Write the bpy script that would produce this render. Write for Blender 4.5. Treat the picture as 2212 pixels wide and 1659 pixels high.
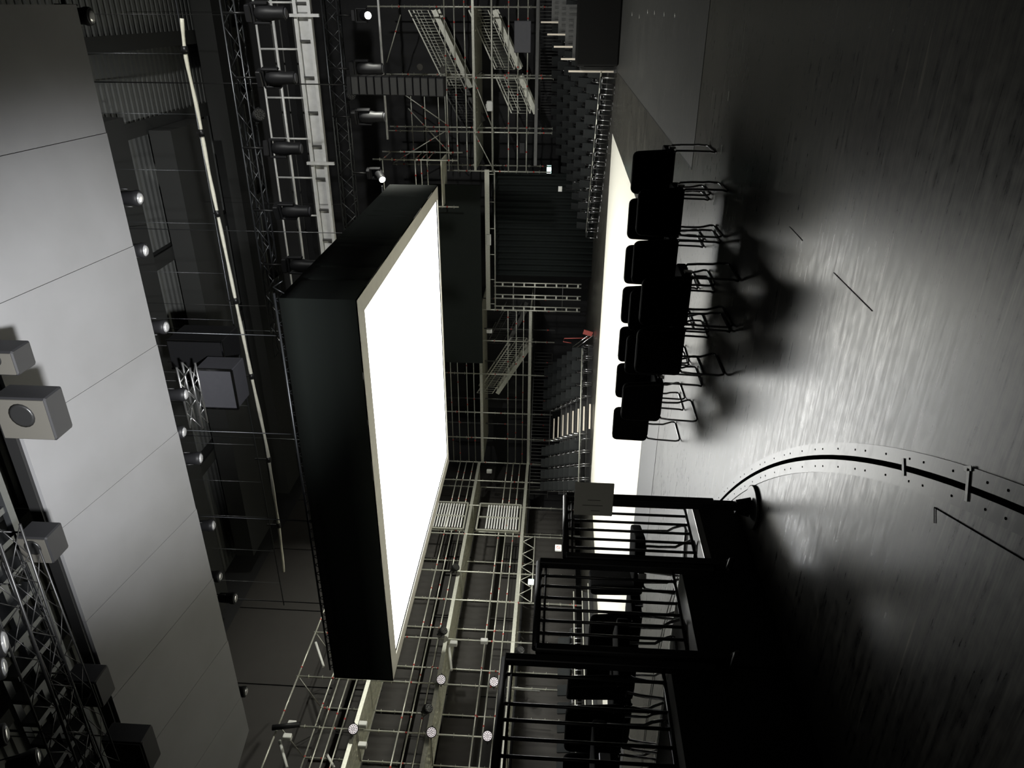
import bpy, math, random
from mathutils import Vector, Matrix
random.seed(7)
for o in list(bpy.data.objects): bpy.data.objects.remove(o)
S = bpy.context.scene
COL = S.collection
rad = math.radians

# ------------------------------------------------------------------ camera, world, exposure
F, YAW, PITCH, ROLL, EYE = 1608.177, .4725, .0553, .0326, Vector((0, 0, 1.6))
def basis():
    cy, sy = math.cos(YAW), math.sin(YAW)
    f = Vector((-sy*math.cos(PITCH), cy*math.cos(PITCH), math.sin(PITCH)))
    r = Vector((cy, sy, 0)); u = r.cross(f)
    c, s = math.cos(ROLL), math.sin(ROLL)
    return c*r + s*u, -s*r + c*u, f
RV, UV_, FV = basis()
cam = bpy.data.objects.new('camera', bpy.data.cameras.new('camera'))
COL.objects.link(cam)
cam.data.sensor_fit = 'HORIZONTAL'; cam.data.sensor_width = 36; cam.data.lens = F/2212*36
cam.data.clip_start = .05; cam.data.clip_end = 200
# the phone was held sideways: picture right is the room's down, picture up is the room's right
M = Matrix((-UV_, RV, -FV)).transposed().to_4x4(); M.translation = EYE
cam.matrix_world = M
S.camera = cam
w = bpy.data.worlds.new('world'); S.world = w; w.use_nodes = True
w.node_tree.nodes['Background'].inputs[0].default_value = (.9, 1, .95, 1)
w.node_tree.nodes['Background'].inputs[1].default_value = .010
S.view_settings.view_transform = 'Standard'; S.view_settings.look = 'None'
S.view_settings.exposure = 0.0; S.view_settings.gamma = 1; S.view_settings.use_curve_mapping = False
LIGHT = 7.0          # radiance of the light ceiling's diffuser

def spot(name, loc, aim, watt, cone, blend, col, size=.25):
    d = bpy.data.lights.new(name, 'SPOT'); d.energy = watt; d.spot_size = math.radians(cone); d.spot_blend = blend; d.color = col; d.shadow_soft_size = size
    o = bpy.data.objects.new(name, d); COL.objects.link(o); o.location = loc
    o.rotation_mode = 'QUATERNION'; o.rotation_quaternion = (Vector(aim)-Vector(loc)).to_track_quat('-Z', 'Y')
    return o
# spots: an unseen uplight added behind the camera to brighten the reflector, the two lit moving heads on the
# rear truss (they point at the left gallery), a dim unseen lamp added
# to lift the sign board, an unseen one added high right for scaffold and catwalk
spot('added_uplight', (-1.5, -.25, .4), (-4.7, 9.1, 7.8), 19000, 38, 1.0, (.97, .98, 1), .3)
spot('moving_head_beam', (-.6, 27.2, 8.3), (-22, 20, 5.5), 7500, 70, .9, (1, 1, .9))
spot('moving_head_beam', (-5.7, 27.2, 8.0), (-22, 24, 4.5), 3500, 75, .9, (1, 1, .9))
spot('added_board_fill', (1.0, -4.5, 4.0), (-3.6, 4.9, 1.5), 260, 16, 1.0, (1, .97, .9), .4)
spot('added_scaffold_fill', (7.5, 9.0, 10.5), (-5, 31, 8.0), 7000, 64, .9, (1, 1, .97), .3)

def at(x, y, ax, val):
    """point of the room seen at photo position x,y that lies on the plane axis=val"""
    d = FV + RV*((829.5-y)/F) - UV_*((x-1106)/F)
    t = (val-EYE[ax])/d[ax]
    return EYE + d*t

# ------------------------------------------------------------------ materials
MATS = {}
def mat(name, col=(.5, .5, .5), rough=.5, metal=0., emit=None, es=0., spec=.5, noise=0., nscale=8., bump=0.):
    m = bpy.data.materials.new(name); m.use_nodes = True
    nt = m.node_tree; b = nt.nodes['Principled BSDF']
    b.inputs['Base Color'].default_value = (*col, 1)
    b.inputs['Roughness'].default_value = rough; b.inputs['Metallic'].default_value = metal
    b.inputs['Specular IOR Level'].default_value = spec
    if emit: b.inputs['Emission Color'].default_value = (*emit, 1); b.inputs['Emission Strength'].default_value = es
    if noise or bump:
        tc = nt.nodes.new('ShaderNodeTexCoord'); n = nt.nodes.new('ShaderNodeTexNoise')
        n.inputs['Scale'].default_value = nscale; n.inputs['Detail'].default_value = 4
        nt.links.new(tc.outputs['Object'], n.inputs['Vector'])
        if noise:
            mp = nt.nodes.new('ShaderNodeMixRGB'); mp.blend_type = 'MIX'
            mp.inputs[1].default_value = (*[c*(1-noise) for c in col], 1); mp.inputs[2].default_value = (*[min(1, c*(1+noise)) for c in col], 1)
            nt.links.new(n.outputs['Fac'], mp.inputs[0]); nt.links.new(mp.outputs[0], b.inputs['Base Color'])
        if bump:
            bp = nt.nodes.new('ShaderNodeBump'); bp.inputs['Strength'].default_value = bump; bp.inputs['Distance'].default_value = .01
            nt.links.new(n.outputs['Fac'], bp.inputs['Height']); nt.links.new(bp.outputs[0], b.inputs['Normal'])
    MATS[name] = m
    return m
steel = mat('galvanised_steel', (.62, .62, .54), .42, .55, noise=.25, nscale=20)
steel_dim = mat('dim_steel', (.10, .10, .095), .5, .3, noise=.2)  # darker steel; on the rear stair flights it carries their shade as colour
red = mat('red_paint', (.5, .05, .04), .5)
deckm = mat('scaffold_deck', (.68, .67, .55), .6, .2, noise=.35, nscale=6)
galv = mat('catwalk_steel', (.88, .88, .84), .5, .2, noise=.2, nscale=5)
truss_m = mat('black_truss', (.10, .105, .11), .35, .8)
alu = mat('aluminium', (.75, .75, .73), .3, .9)
chrome = mat('dark_chrome', (.32, .32, .33), .22, 1.)
audm = mat('audience_frame', (.55, .55, .55), .25, 1.)
chrome2 = mat('bright_chrome', (.85, .85, .85), .15, 1.)
blackm = mat('black_metal', (.012, .012, .012), .4, 0)
blackp = mat('black_plastic', (.014, .014, .015), .5, 0, spec=.3)
fabric = mat('black_upholstery', (.008, .008, .0075), .95, 0, noise=.3, nscale=60, spec=.1)
pipingm = mat('piping', (.05, .05, .045), .8)
seatgrey = mat('charcoal_upholstery', (.015, .0165, .0165), .9, noise=.15, nscale=20, spec=.2)
skirtm = mat('black_skirt', (.012, .015, .013), .9, noise=.1, nscale=1.2, spec=.2)
lipm = mat('grey_lining', (.30, .29, .255), .75, noise=.12, nscale=3)
drape = mat('black_drape', (.015, .018, .017), .95, noise=.1, nscale=3, spec=.1)
wallm = mat('dark_wall', (.022, .022, .023), .85, noise=.12, nscale=.6)
wallp = mat('brown_grey_panel', (.036, .033, .030), .8, noise=.15, nscale=1.5)
ceilm = mat('ribbed_roof', (.16, .165, .155), .6, .1)
ceild = mat('roof_band', (.03, .031, .029), .8)
white_wrap = mat('pale_wrap', (.85, .82, .68), .5, noise=.2, nscale=9)
standm = mat('stand_base', (.03, .03, .027), .35, spec=.9)
whitem = mat('white_plastic', (.8, .8, .76), .5)
cream = mat('cream_edge', (.78, .70, .58), .6)
glass = mat('lens_glass', (.75, .75, .75), .08, .6)
glow = mat('lamp_glow', (1, 1, 1), .5, emit=(1, 1, .88), es=14)
parglow = mat('led_face', (.9, .85, .85), .3, emit=(1, .9, .93), es=.55)
exitm = mat('exit_sign_glow', (.8, 1, 1), .5, emit=(.6, 1, .95), es=5)
warning = mat('small_indicator', (1, .6, .2), .5, emit=(1, .8, .4), es=.6)
signm = mat('sign_board_grey', (.42, .42, .37), .7, noise=.08, nscale=4)
boxdark = mat('speaker_mesh', (.035, .035, .033), .7)
boxgrey = mat('grey_cabinet', (.085, .085, .095), .6, noise=.1)
speakerw = mat('light_speaker_baffle', (.055, .052, .044), .7)
decktop = mat('platform_top', (.16, .155, .145), .5, noise=.2, nscale=4)
tape = mat('white_tape', (.8, .8, .74), .36)
slotm = mat('slot_black', (.002, .002, .003), 1., spec=0)
redcord = mat('red_barrier', (.28, .05, .04), .6)

def refl_mat():
    m = mat('reflector_panel', (.3, .3, .29), .6)
    nt = m.node_tree; b = nt.nodes['Principled BSDF']
    tc = nt.nodes.new('ShaderNodeTexCoord'); n = nt.nodes.new('ShaderNodeTexNoise'); n.inputs['Scale'].default_value = .7; n.inputs['Detail'].default_value = 5
    r = nt.nodes.new('ShaderNodeValToRGB'); r.color_ramp.elements[0].position = .3; r.color_ramp.elements[0].color = (.135, .135, .135, 1)
    r.color_ramp.elements[1].position = .7; r.color_ramp.elements[1].color = (.165, .165, .168, 1)
    nt.links.new(tc.outputs['Object'], n.inputs['Vector']); nt.links.new(n.outputs['Fac'], r.inputs[0]); nt.links.new(r.outputs[0], b.inputs['Base Color'])
    return m
reflm = refl_mat()

def floor_mat(name, c0, c1, r0, r1, spec=.5, streak=1.0):
    m = bpy.data.materials.new(name); m.use_nodes = True
    nt = m.node_tree; b = nt.nodes['Principled BSDF']; L = nt.links.new
    tc = nt.nodes.new('ShaderNodeTexCoord')
    def noise(sx, sy, sc, det=4):
        mp = nt.nodes.new('ShaderNodeMapping'); mp.inputs['Scale'].default_value = (sx, sy, 1)
        n = nt.nodes.new('ShaderNodeTexNoise'); n.inputs['Scale'].default_value = sc; n.inputs['Detail'].default_value = det
        L(tc.outputs['Object'], mp.inputs[0]); L(mp.outputs[0], n.inputs['Vector']); return n
    big = noise(1, 1, 1.1, 6); st = noise(.7, 13, 2.2, 6); fine = noise(2.2, 30, 3, 3); mott = noise(1, 1.2, 13, 8)
    def math_(op, a, bb):
        x = nt.nodes.new('ShaderNodeMath'); x.operation = op
        for i, v in enumerate((a, bb)):
            if isinstance(v, (int, float)): x.inputs[i].default_value = v
            else: L(v, x.inputs[i])
        return x.outputs[0]
    f = math_('ADD', math_('MULTIPLY', big.outputs['Fac'], .15), math_('MULTIPLY', st.outputs['Fac'], .45*streak))
    f = math_('ADD', f, math_('MULTIPLY', fine.outputs['Fac'], .3*streak)); f = math_('ADD', f, math_('MULTIPLY', mott.outputs['Fac'], .3))
    r = nt.nodes.new('ShaderNodeValToRGB'); r.color_ramp.elements[0].position = .5; r.color_ramp.elements[0].color = (*c0, 1)
    r.color_ramp.elements[1].position = .70; r.color_ramp.elements[1].color = (*c1, 1)
    L(f, r.inputs[0])
    sn = noise(.8, 12, 1.7, 2); sr = nt.nodes.new('ShaderNodeValToRGB'); sr.color_ramp.elements[0].position = .66; sr.color_ramp.elements[1].position = .74
    L(sn.outputs['Fac'], sr.inputs[0]); mx = nt.nodes.new('ShaderNodeMixRGB'); mx.blend_type = 'ADD'; mx.inputs[2].default_value = (.10*streak, .095*streak, .075*streak, 1)
    L(sr.outputs[0], mx.inputs[0]); L(r.outputs[0], mx.inputs[1]); L(mx.outputs[0], b.inputs['Base Color'])
    mr = nt.nodes.new('ShaderNodeMapRange'); mr.inputs[1].default_value = .49; mr.inputs[2].default_value = .69
    mr.inputs[3].default_value = r0; mr.inputs[4].default_value = r1
    L(f, mr.inputs[0]); L(mr.outputs[0], b.inputs['Roughness'])
    b.inputs['Specular IOR Level'].default_value = spec
    return m
floorm = floor_mat('worn_black_stage_floor', (.010, .0098, .009), (.075, .071, .058), .27, .37, spec=.6)
sheetm = floor_mat('dark_dance_sheet', (.028, .028, .026), (.06, .06, .056), .38, .5, spec=.5, streak=1.2)
bandm = floor_mat('grey_border_sheet', (.07, .07, .072), (.085, .085, .088), .34, .38, streak=.3)
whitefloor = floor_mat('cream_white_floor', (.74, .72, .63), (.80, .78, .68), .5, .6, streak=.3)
metalband = floor_mat('ring_plate', (.022, .0215, .019), (.09, .086, .07), .28, .37, spec=.6, streak=.7)

def diffuser():
    m = bpy.data.materials.new('glowing_diffuser'); m.use_nodes = True
    nt = m.node_tree; b = nt.nodes['Principled BSDF']; L = nt.links.new
    tc = nt.nodes.new('ShaderNodeTexCoord'); mp = nt.nodes.new('ShaderNodeMapping'); mp.inputs['Scale'].default_value = (1, .25, 1)
    n = nt.nodes.new('ShaderNodeTexNoise'); n.inputs['Scale'].default_value = .5; n.inputs['Detail'].default_value = 2
    r = nt.nodes.new('ShaderNodeValToRGB'); r.color_ramp.elements[0].color = (1, .985, .90, 1); r.color_ramp.elements[1].color = (.95, .97, 1, 1)
    r.color_ramp.elements[0].position = .4; r.color_ramp.elements[1].position = .62
    L(tc.outputs['Object'], mp.inputs[0]); L(mp.outputs[0], n.inputs['Vector']); L(n.outputs['Fac'], r.inputs[0]); L(r.outputs[0], b.inputs['Emission Color'])
    b.inputs['Base Color'].default_value = (.8, .8, .78, 1); b.inputs['Emission Strength'].default_value = LIGHT; b.inputs['Roughness'].default_value = .9
    return m
diffm = diffuser()

# ------------------------------------------------------------------ mesh builder
class MB:
    def __init__(s): s.v = []; s.f = []; s.m = []; s.sm = []
    def add(s, vs, fs, mi=0, smooth=False):
        o = len(s.v); s.v += [tuple(v) for v in vs]
        for f in fs: s.f.append([i+o for i in f]); s.m.append(mi); s.sm.append(smooth)
        return s
    def box(s, x0, x1, y0, y1, z0, z1, mi=0, xf=None, bev=0):
        if bev:
            b = bev; vs = []
            for z, i in ((z0, b), (z0+b, 0), (z1-b, 0), (z1, b)):
                vs += [(x0+i+b, y0+i, z), (x1-i-b, y0+i, z), (x1-i, y0+i+b, z), (x1-i, y1-i-b, z), (x1-i-b, y1-i, z), (x0+i+b, y1-i, z), (x0+i, y1-i-b, z), (x0+i, y0+i+b, z)]
            fs = [list(range(7, -1, -1)), list(range(24, 32))]
            for k in range(3):
                for j in range(8): fs.append([k*8+j, k*8+(j+1) % 8, k*8+8+(j+1) % 8, k*8+8+j])
        else:
            vs = [(x0, y0, z0), (x1, y0, z0), (x1, y1, z0), (x0, y1, z0), (x0, y0, z1), (x1, y0, z1), (x1, y1, z1), (x0, y1, z1)]
            fs = [[3, 2, 1, 0], [4, 5, 6, 7], [0, 1, 5, 4], [1, 2, 6, 5], [2, 3, 7, 6], [3, 0, 4, 7]]
        if xf: vs = [xf @ Vector(v) for v in vs]
        return s.add(vs, fs, mi)
    def tube(s, pts, r, n=8, mi=0, closed=False):
        pts = [Vector(p) for p in pts]; N = len(pts); vs = []; ref = None
        for i, p in enumerate(pts):
            if closed: d = pts[(i+1) % N]-pts[i-1]
            else: d = pts[min(i+1, N-1)]-pts[max(i-1, 0)]
            d.normalize()
            if ref is None: ref = Vector((0, 0, 1)) if abs(d.z) < .9 else Vector((1, 0, 0))
            a = d.cross(ref)
            if a.length < 1e-4: a = d.cross(Vector((0, 1, 0)))
            a.normalize(); b = d.cross(a).normalized(); ref = -b if False else (a.cross(d)).normalized()
            rr = r[i] if isinstance(r, (list, tuple)) else r
            for k in range(n):
                t = 2*math.pi*k/n; vs.append(p + a*rr*math.cos(t) + ref*rr*math.sin(t))
        fs = []
        for i in range(N if closed else N-1):
            j = (i+1) % N
            for k in range(n): fs.append([i*n+k, i*n+(k+1) % n, j*n+(k+1) % n, j*n+k])
        s.add(vs, fs, mi, True)
        if not closed:
            o = len(s.v)-len(vs)
            s.f.append([o+k for k in range(n)][::-1]); s.m.append(mi); s.sm.append(False)
            s.f.append([o+(N-1)*n+k for k in range(n)]); s.m.append(mi); s.sm.append(False)
        return s
    def bar(s, a, b, w, h, mi=0):
        a, b = Vector(a), Vector(b); d = (b-a).normalized()
        up = Vector((0, 0, 1)) if abs(d.z) < .95 else Vector((0, 1, 0))
        sd = d.cross(up).normalized(); up = sd.cross(d)
        vs = [p + sd*i*w/2 + up*j*h/2 for p in (a, b) for i, j in ((-1, -1), (1, -1), (1, 1), (-1, 1))]
        return s.add(vs, [[3, 2, 1, 0], [4, 5, 6, 7], [0, 1, 5, 4], [1, 2, 6, 5], [2, 3, 7, 6], [3, 0, 4, 7]], mi)
    def lathe(s, prof, n=20, xf=None, mi=0):
        vs = [Vector((r*math.cos(2*math.pi*k/n), r*math.sin(2*math.pi*k/n), z)) for r, z in prof for k in range(n)]
        if xf: vs = [xf @ v for v in vs]
        fs = [[i*n+k, i*n+(k+1) % n, (i+1)*n+(k+1) % n, (i+1)*n+k] for i in range(len(prof)-1) for k in range(n)]
        o = len(s.v); s.add(vs, fs, mi, True)
        s.f.append([o+k for k in range(n)][::-1]); s.m.append(mi); s.sm.append(False)
        s.f.append([o+(len(prof)-1)*n+k for k in range(n)]); s.m.append(mi); s.sm.append(False)
        return s
    def cushion(s, w, h, t, r, fn, mi=0, edge=.012):
        """rounded slab w x h x t (local a,b,c) mapped into place by fn"""
        def outline(inset):
            pts = []
            for cx, cy, a0 in ((w/2-r, h/2-r, 0), (-w/2+r, h/2-r, 90), (-w/2+r, -h/2+r, 180), (w/2-r, -h/2+r, 270)):
                for k in range(5):
                    t_ = rad(a0+22.5*k); pts.append((cx+(r-inset)*math.cos(t_) , cy+(r-inset)*math.sin(t_)))
            return pts
        rings = []
        for ins, c in ((edge, -t/2), (edge*.3, -t/2+edge*.3), (0, -t/2+edge), (0, t/2-edge), (edge*.3, t/2-edge*.3), (edge, t/2)):
            rings.append([fn(a, b, c) for a, b in outline(ins)])
        for c, order in ((-t/2, 0), (t/2, 1)):
            base = outline(edge); inner = [[fn(a*k, b*k, c + (-.012 if c < 0 else .012)*(1-k)) for a, b in base] for k in (.72, .4, .12)]
            if order: rings = rings + inner
            else: rings = inner[::-1] + rings
        n = 20; vs = [p for rg in rings for p in rg]
        fs = [[i*n+k, i*n+(k+1) % n, (i+1)*n+(k+1) % n, (i+1)*n+k] for i in range(len(rings)-1) for k in range(n)]
        o = len(s.v); s.add(vs, fs, mi, True)
        for i0 in (0, (len(rings)-1)*n): s.f.append([o+i0+k for k in range(n)]); s.m.append(mi); s.sm.append(True)
        return s
    def build(s, name, mats, parent=None):
        me = bpy.data.meshes.new(name); me.from_pydata(s.v, [], s.f)
        for m in (mats if isinstance(mats, (list, tuple)) else [mats]): me.materials.append(m)
        me.polygons.foreach_set('material_index', s.m); me.polygons.foreach_set('use_smooth', s.sm)
        me.update()
        import bmesh
        b = bmesh.new(); b.from_mesh(me); bmesh.ops.recalc_face_normals(b, faces=b.faces); b.to_mesh(me); b.free()
        o = bpy.data.objects.new(name, me); COL.objects.link(o)
        if parent: o.parent = parent
        return o

def thing(name, label, cat, loc=(0, 0, 0), rz=0, group=None):
    o = bpy.data.objects.new(name, None); COL.objects.link(o)
    o.empty_display_size = .1; o.location = loc; o.rotation_euler = (0, 0, rz)
    return tag(o, label, cat, group)
def tag(o, label, cat, group=None, kind=None):
    o['label'] = label; o['category'] = cat
    if group: o['group'] = group
    if kind: o['kind'] = kind
    return o
def struct(o): o['kind'] = 'structure'; return o
def dup(root, loc, rz, label, group=None):
    r = root.copy(); COL.objects.link(r); r.location = loc; r.rotation_euler = (0, 0, rz); r['label'] = label
    if group: r['group'] = group
    for ch in list(root.children):
        c = ch.copy(); COL.objects.link(c); c.parent = r
        for g in list(ch.children):
            d = g.copy(); COL.objects.link(d); d.parent = c
    return r

# ------------------------------------------------------------------ the hall
XL, XR, YB, ZC = -24.0, 9.0, 37.0, 16.8
struct(MB().box(XL-.3, XR, -12, YB, -.3, 0).build('floor', floorm))
wl = struct(MB().box(XL-.3, XL, -12, YB, 0, ZC).build('wall_left', wallm))
struct(MB().box(XL, XR, YB, YB+.3, 0, ZC).build('wall_back', wallm))
struct(MB().box(XR, XR+.3, -12, YB, 0, ZC).build('wall_right', wallm))
struct(MB().box(XL, XR, -12.3, -12, 0, ZC).build('wall_front', wallm))
cb = MB(); y = -12
cb.box(XL-.3, XR, -12, YB, ZC+.12, ZC+.3)
while y < YB:                                      # ribbed roof sheet, ribs across the hall
    cb.box(XL, XR, y, y+.16, ZC, ZC+.13); y += .34
struct(cb.build('ceiling', ceilm))
# roof beams along the hall and dark bands across it
for i, X in enumerate((1.5, -1.2, -3.9, -8.5, -13, -17.5)):
    b = MB(); b.box(X-.12, X+.12, 2, YB, ZC-.55, ZC-.02); b.box(X-.25, X+.25, 2, YB, ZC-.6, ZC-.55)
    struct(b.build('trim_%d' % (i+1), ceild))
for i, (y0, y1, xr) in enumerate(((21.5, 23.7, -3.2), (26.5, 29.5, -4.0), (31.5, 33.2, 6))):
    struct(MB().box(XL+1, xr, y0, y1, ZC-1.5, ZC-.7).build('trim_%d' % (i+7), ceild))
# flat wall panels up on the left wall (seams stand proud)
for i in range(7):
    struct(MB().box(XL, XL+.05, 8+i*4.05, 11.98+i*4.05, 2.9, 15.2).build('trim_%d' % (i+10), wallp))

# ------------------------------------------------------------------ floor pieces
def flat(name, x0, x1, y0, y1, z, m, label, cat):
    return tag(MB().box(x0, x1, y0, y1, .001, z).build(name, m), label, cat)
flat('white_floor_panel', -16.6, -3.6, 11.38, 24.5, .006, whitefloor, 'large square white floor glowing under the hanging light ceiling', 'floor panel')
flat('grey_floor_border', -16.6, -3.6, 9.75, 11.36, .004, bandm, 'smooth grey floor strip in front of the white floor', 'floor panel')
flat('dark_dance_sheet', -1.77, 6, 9.4, 24.5, .003, sheetm, 'dark floor sheet with straight seams right of the white floor', 'floor sheet')
# turntable ring let into the floor
ring = thing('turntable_ring', 'black curved slot with screwed edge plates in the stage floor', 'turntable ring', (-9.975, -1.125, 0))
def annulus(r0, r1, z0, z1, n=360):
    b = MB(); vs = []
    for k in range(n):
        t = 2*math.pi*k/n; c, s_ = math.cos(t), math.sin(t)
        vs += [(r0*c, r0*s_, z0), (r0*c, r0*s_, z1), (r1*c, r1*s_, z1), (r1*c, r1*s_, z0)]
    fs = []
    for k in range(n):
        j = (k+1) % n
        for q in range(4): fs.append([k*4+q, k*4+(q+1) % 4, j*4+(q+1) % 4, j*4+q])
    return b.add(vs, fs)
annulus(9.06, 9.085, .0015, .0075).build('slot', slotm, ring)
annulus(9.086, 9.155, .001, .006).build('edge_plate', metalband, ring)
annulus(8.985, 9.059, .001, .006).build('edge_plate', metalband, ring)
sc = MB()
for k in range(0, 72):
    t = rad(k*1.25)
    for r_ in (9.12, 9.02):
        sc.lathe([(.006, 0), (.006, .0015)], 6, Matrix.Translation((r_*math.cos(t+.004*(k % 3)), r_*math.sin(t+.004*(k % 3)), .006)))
sc.build('screws', slotm, ring)
# tape marks, seams and painted floor highlights
def tape_mark(x0, y0, x1, y1, label, w_=.018, m=tape, name='tape_or_glint', cat='tape', grp=None):
    a = at(x0, y0, 2, 0); b = at(x1, y1, 2, 0); a.z = b.z = .0095 if m is tape else .003
    return tag(MB().bar(a, b, w_, .003).build(name, m), label, cat, grp)
tape_mark(1577, 197, 1575, 218, 'short white tape mark on dark floor, farthest right of the chairs')
tape_mark(1562, 313, 1560, 333, 'short white tape mark beside the rightmost chair foot')
tape_mark(1546, 423, 1543, 442, 'short white tape mark between the two rightmost chairs')
tape_mark(1955, 990, 1956, 1028, 'white tape strip laid across the turntable slot', .02)
tape_mark(2098, 1012, 2092, 1083, 'long stem of the white T tape mark crossing the slot', .018)
tape_mark(2088, 1012, 2104, 1012, 'short head of the white T tape mark by the slot', .02)
for x, y in ((1382, 35), (1366, 30), (1400, 25), (1415, 27), (1436, 31), (1459, 33)):  # small reflections on the floor, put in as white dabs
    tape_mark(x, y-3, x, y+3, 'tiny white speck standing for a highlight on the dark floor at the far right', .05, grp='highlight specks'); 
tape_mark(1801, 589, 1884, 672, 'thin dark cable line lying diagonal on the pale worn floor', .003, blackm, 'thin_cable', 'cable')
tape_mark(1706, 490, 1734, 520, 'short dark scratch line on the floor in front of the chairs', .003, blackm, 'floor_scratch', 'scratch')
# hatch outline in the floor at the lower middle
h = MB()
P = [at(x, y, 2, .003) for x, y in ((2018, 1096), (2212, 1210), (2018, 1130))]
h.bar(P[0], P[1], .004, .002); h.bar(P[0], P[2], .004, .002)
tag(h.build('floor_hatch_seam', slotm), 'fine dark hatch outline in the floor left of the slot', 'hatch seam')
b = MB()
b.bar((-1.78, 9.4, .003), (-1.78, 24.5, .003), .02, .002); b.bar((-1.78, 9.4, .003), (6, 9.4, .003), .006, .002)
tag(b.build('sheet_joint', blackm), 'dark joint lines edging the floor sheet', 'floor joint')

# ------------------------------------------------------------------ light ceiling
BX0, BX1, BY0, BY1, BZ, BT = -15.05, -4.96, 12.96, 22.95, 5.34, 6.83
lb = thing('light_ceiling', 'huge square hanging light box with black skirts and glowing white underside', 'light box', (0, 0, 0))
def skirt(p, q, zb, zt, folds, nrm):
    """hanging cloth between two corners with shallow folds"""
    b = MB(); p, q = Vector(p), Vector(q); n = 160; vs = []
    for k in range(n+1):
        t = k/n; o = 0
        for f0, a, wd in folds: o += a*math.exp(-((t-f0)/wd)**2)
        base = p.lerp(q, t)
        for z, g in ((zb, .15), (zb+.35*(zt-zb), 1), (zb+.8*(zt-zb), 1), (zt, .1)):
            vs.append((base.x+nrm[0]*o*g, base.y+nrm[1]*o*g, z))
        vs.append((base.x-nrm[0]*.02, base.y-nrm[1]*.02, zt)); vs.append((base.x-nrm[0]*.02, base.y-nrm[1]*.02, zb))
    fs = [[k*6+q_, k*6+(q_+1) % 6, (k+1)*6+(q_+1) % 6, (k+1)*6+q_] for k in range(n) for q_ in range(6)]
    return b.add(vs, fs, 0, True)
skirt((BX0, BY0, 0), (BX1, BY0, 0), BZ, BT, [(.33, .01, .01), (.62, -.01, .008)], (0, -1)).build('skirt', skirtm, lb)
skirt((BX1, BY0, 0), (BX1, BY1, 0), BZ, BT, [(.12, -.03, .012), (.2, -.03, .01), (.36, -.035, .01), (.41, -.03, .008), (.63, -.035, .01), (.68, -.03, .01), (.86, -.03, .012)], (1, 0)).build('skirt', skirtm, lb)
skirt((BX1, BY1, 0), (BX0, BY1, 0), BZ, BT, [], (0, 1)).build('skirt', skirtm, lb)
skirt((BX0, BY1, 0), (BX0, BY0, 0), BZ, BT, [], (-1, 0)).build('skirt', skirtm, lb)
MB().box(BX0+.03, BX1-.03, BY0+.03, BY1-.03, BT-.06, BT-.02).build('top_cover', drape, lb)
IX0, IX1, IY0, IY1 = -14.66, -5.36, 13.46, 22.79
f = MB()                                           # flat lining border under the box
f.box(BX0, IX0, BY0, BY1, BZ, BZ+.02); f.box(IX1, BX1, BY0, BY1, BZ, BZ+.02)
f.box(IX0, IX1, BY0, IY0, BZ, BZ+.02); f.box(IX0, IX1, IY1, BY1, BZ, BZ+.02)
f.build('border', lipm, lb)
g = MB(); n = 40; vs = []
for i in range(n+1):
    for j in range(n+1):
        X = IX0+(IX1-IX0)*i/n; Y = IY0+(IY1-IY0)*j/n
        e = math.sin(math.pi*i/n)*math.sin(math.pi*j/n)
        vs.append((X, Y, BZ+.05-.03*e))
g.add(vs, [[i*(n+1)+j, (i+1)*(n+1)+j, (i+1)*(n+1)+j+1, i*(n+1)+j+1] for i in range(n) for j in range(n)], 0, True)
g.build('diffuser', diffm, lb)
tr_ = MB()                                         # black top truss edge sticking out above the skirt
for yy in (BY0+.25, BY1-.25): tr_.tube([(BX0, yy, BT+.18), (BX1, yy, BT+.18)], .025)
for k in range(41):
    X = BX0+(BX1-BX0)*k/40
    tr_.tube([(X, BY0+.25, BT-.02), (X+.12, BY0+.25, BT+.18)], .012, 5); tr_.tube([(X+.25, BY0+.25, BT-.02), (X+.12, BY0+.25, BT+.18)], .012, 5)
tr_.build('top_truss', truss_m, lb)
p_, q_ = at(1043, 785, 1, 31.6), at(1043, 400, 1, 31.6)
tag(MB().box(p_.x, q_.x, 31.6, 31.68, p_.z, 8.2).build('black_screen', skirtm), 'flat black screen hung in front of the back gallery, just below the light box edge', 'screen')
for i, (X, Y) in enumerate(((-6.2, 14), (-8.6, 14), (-11, 14), (-13.6, 14), (-6.2, 21.8), (-9.5, 21.8), (-13.6, 21.8))):
    tag(MB().tube([(X, Y, BT), (X, Y, ZC)], .012, 5).build('suspension_cable', truss_m), 'thin steel cable holding the light box from the roof', 'cable', group='cables holding the light box')

# ------------------------------------------------------------------ overhead reflector
sl = math.tan(rad(8.3)); zr = lambda Y: 7.66-(Y-10)*sl
rf = thing('overhead_reflector', 'long pale grey sloping acoustic panel hung across the hall above the stage', 'reflector')
edges = [-.02]+[-1.55*k for k in range(1, 9)]+[-13.95]
for i in range(9):
    x1, x0 = edges[i], edges[i+1]
    b = MB(); gp = .004; y0 = 7.4; y1 = 10.0+.012*i
    last = i == 8
    pts = [(x1-gp, y0), (x0+gp, y0), (x0+gp, y1 if not last else y1-.75), (x0+gp+(.55 if last else 0.001), y1), (x1-gp, y1)]
    vs = [(x, y, zr(y)) for x, y in pts]+[(x, y, zr(y)+.06) for x, y in pts]
    b.add(vs, [[4, 3, 2, 1, 0], [5, 6, 7, 8, 9]]+[[k, (k+1) % 5, 5+(k+1) % 5, 5+k] for k in range(5)])
    b.build('panel', reflm, rf)
b = MB(); b.box(-13.9, -.05, 7.35, 7.45, zr(7.4)+.05, zr(7.4)+.2)
b.box(-13.9, -.05, 9.2, 9.3, zr(9.2)+.07, zr(9.2)+.2); b.build('frame', blackm, rf)
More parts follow.
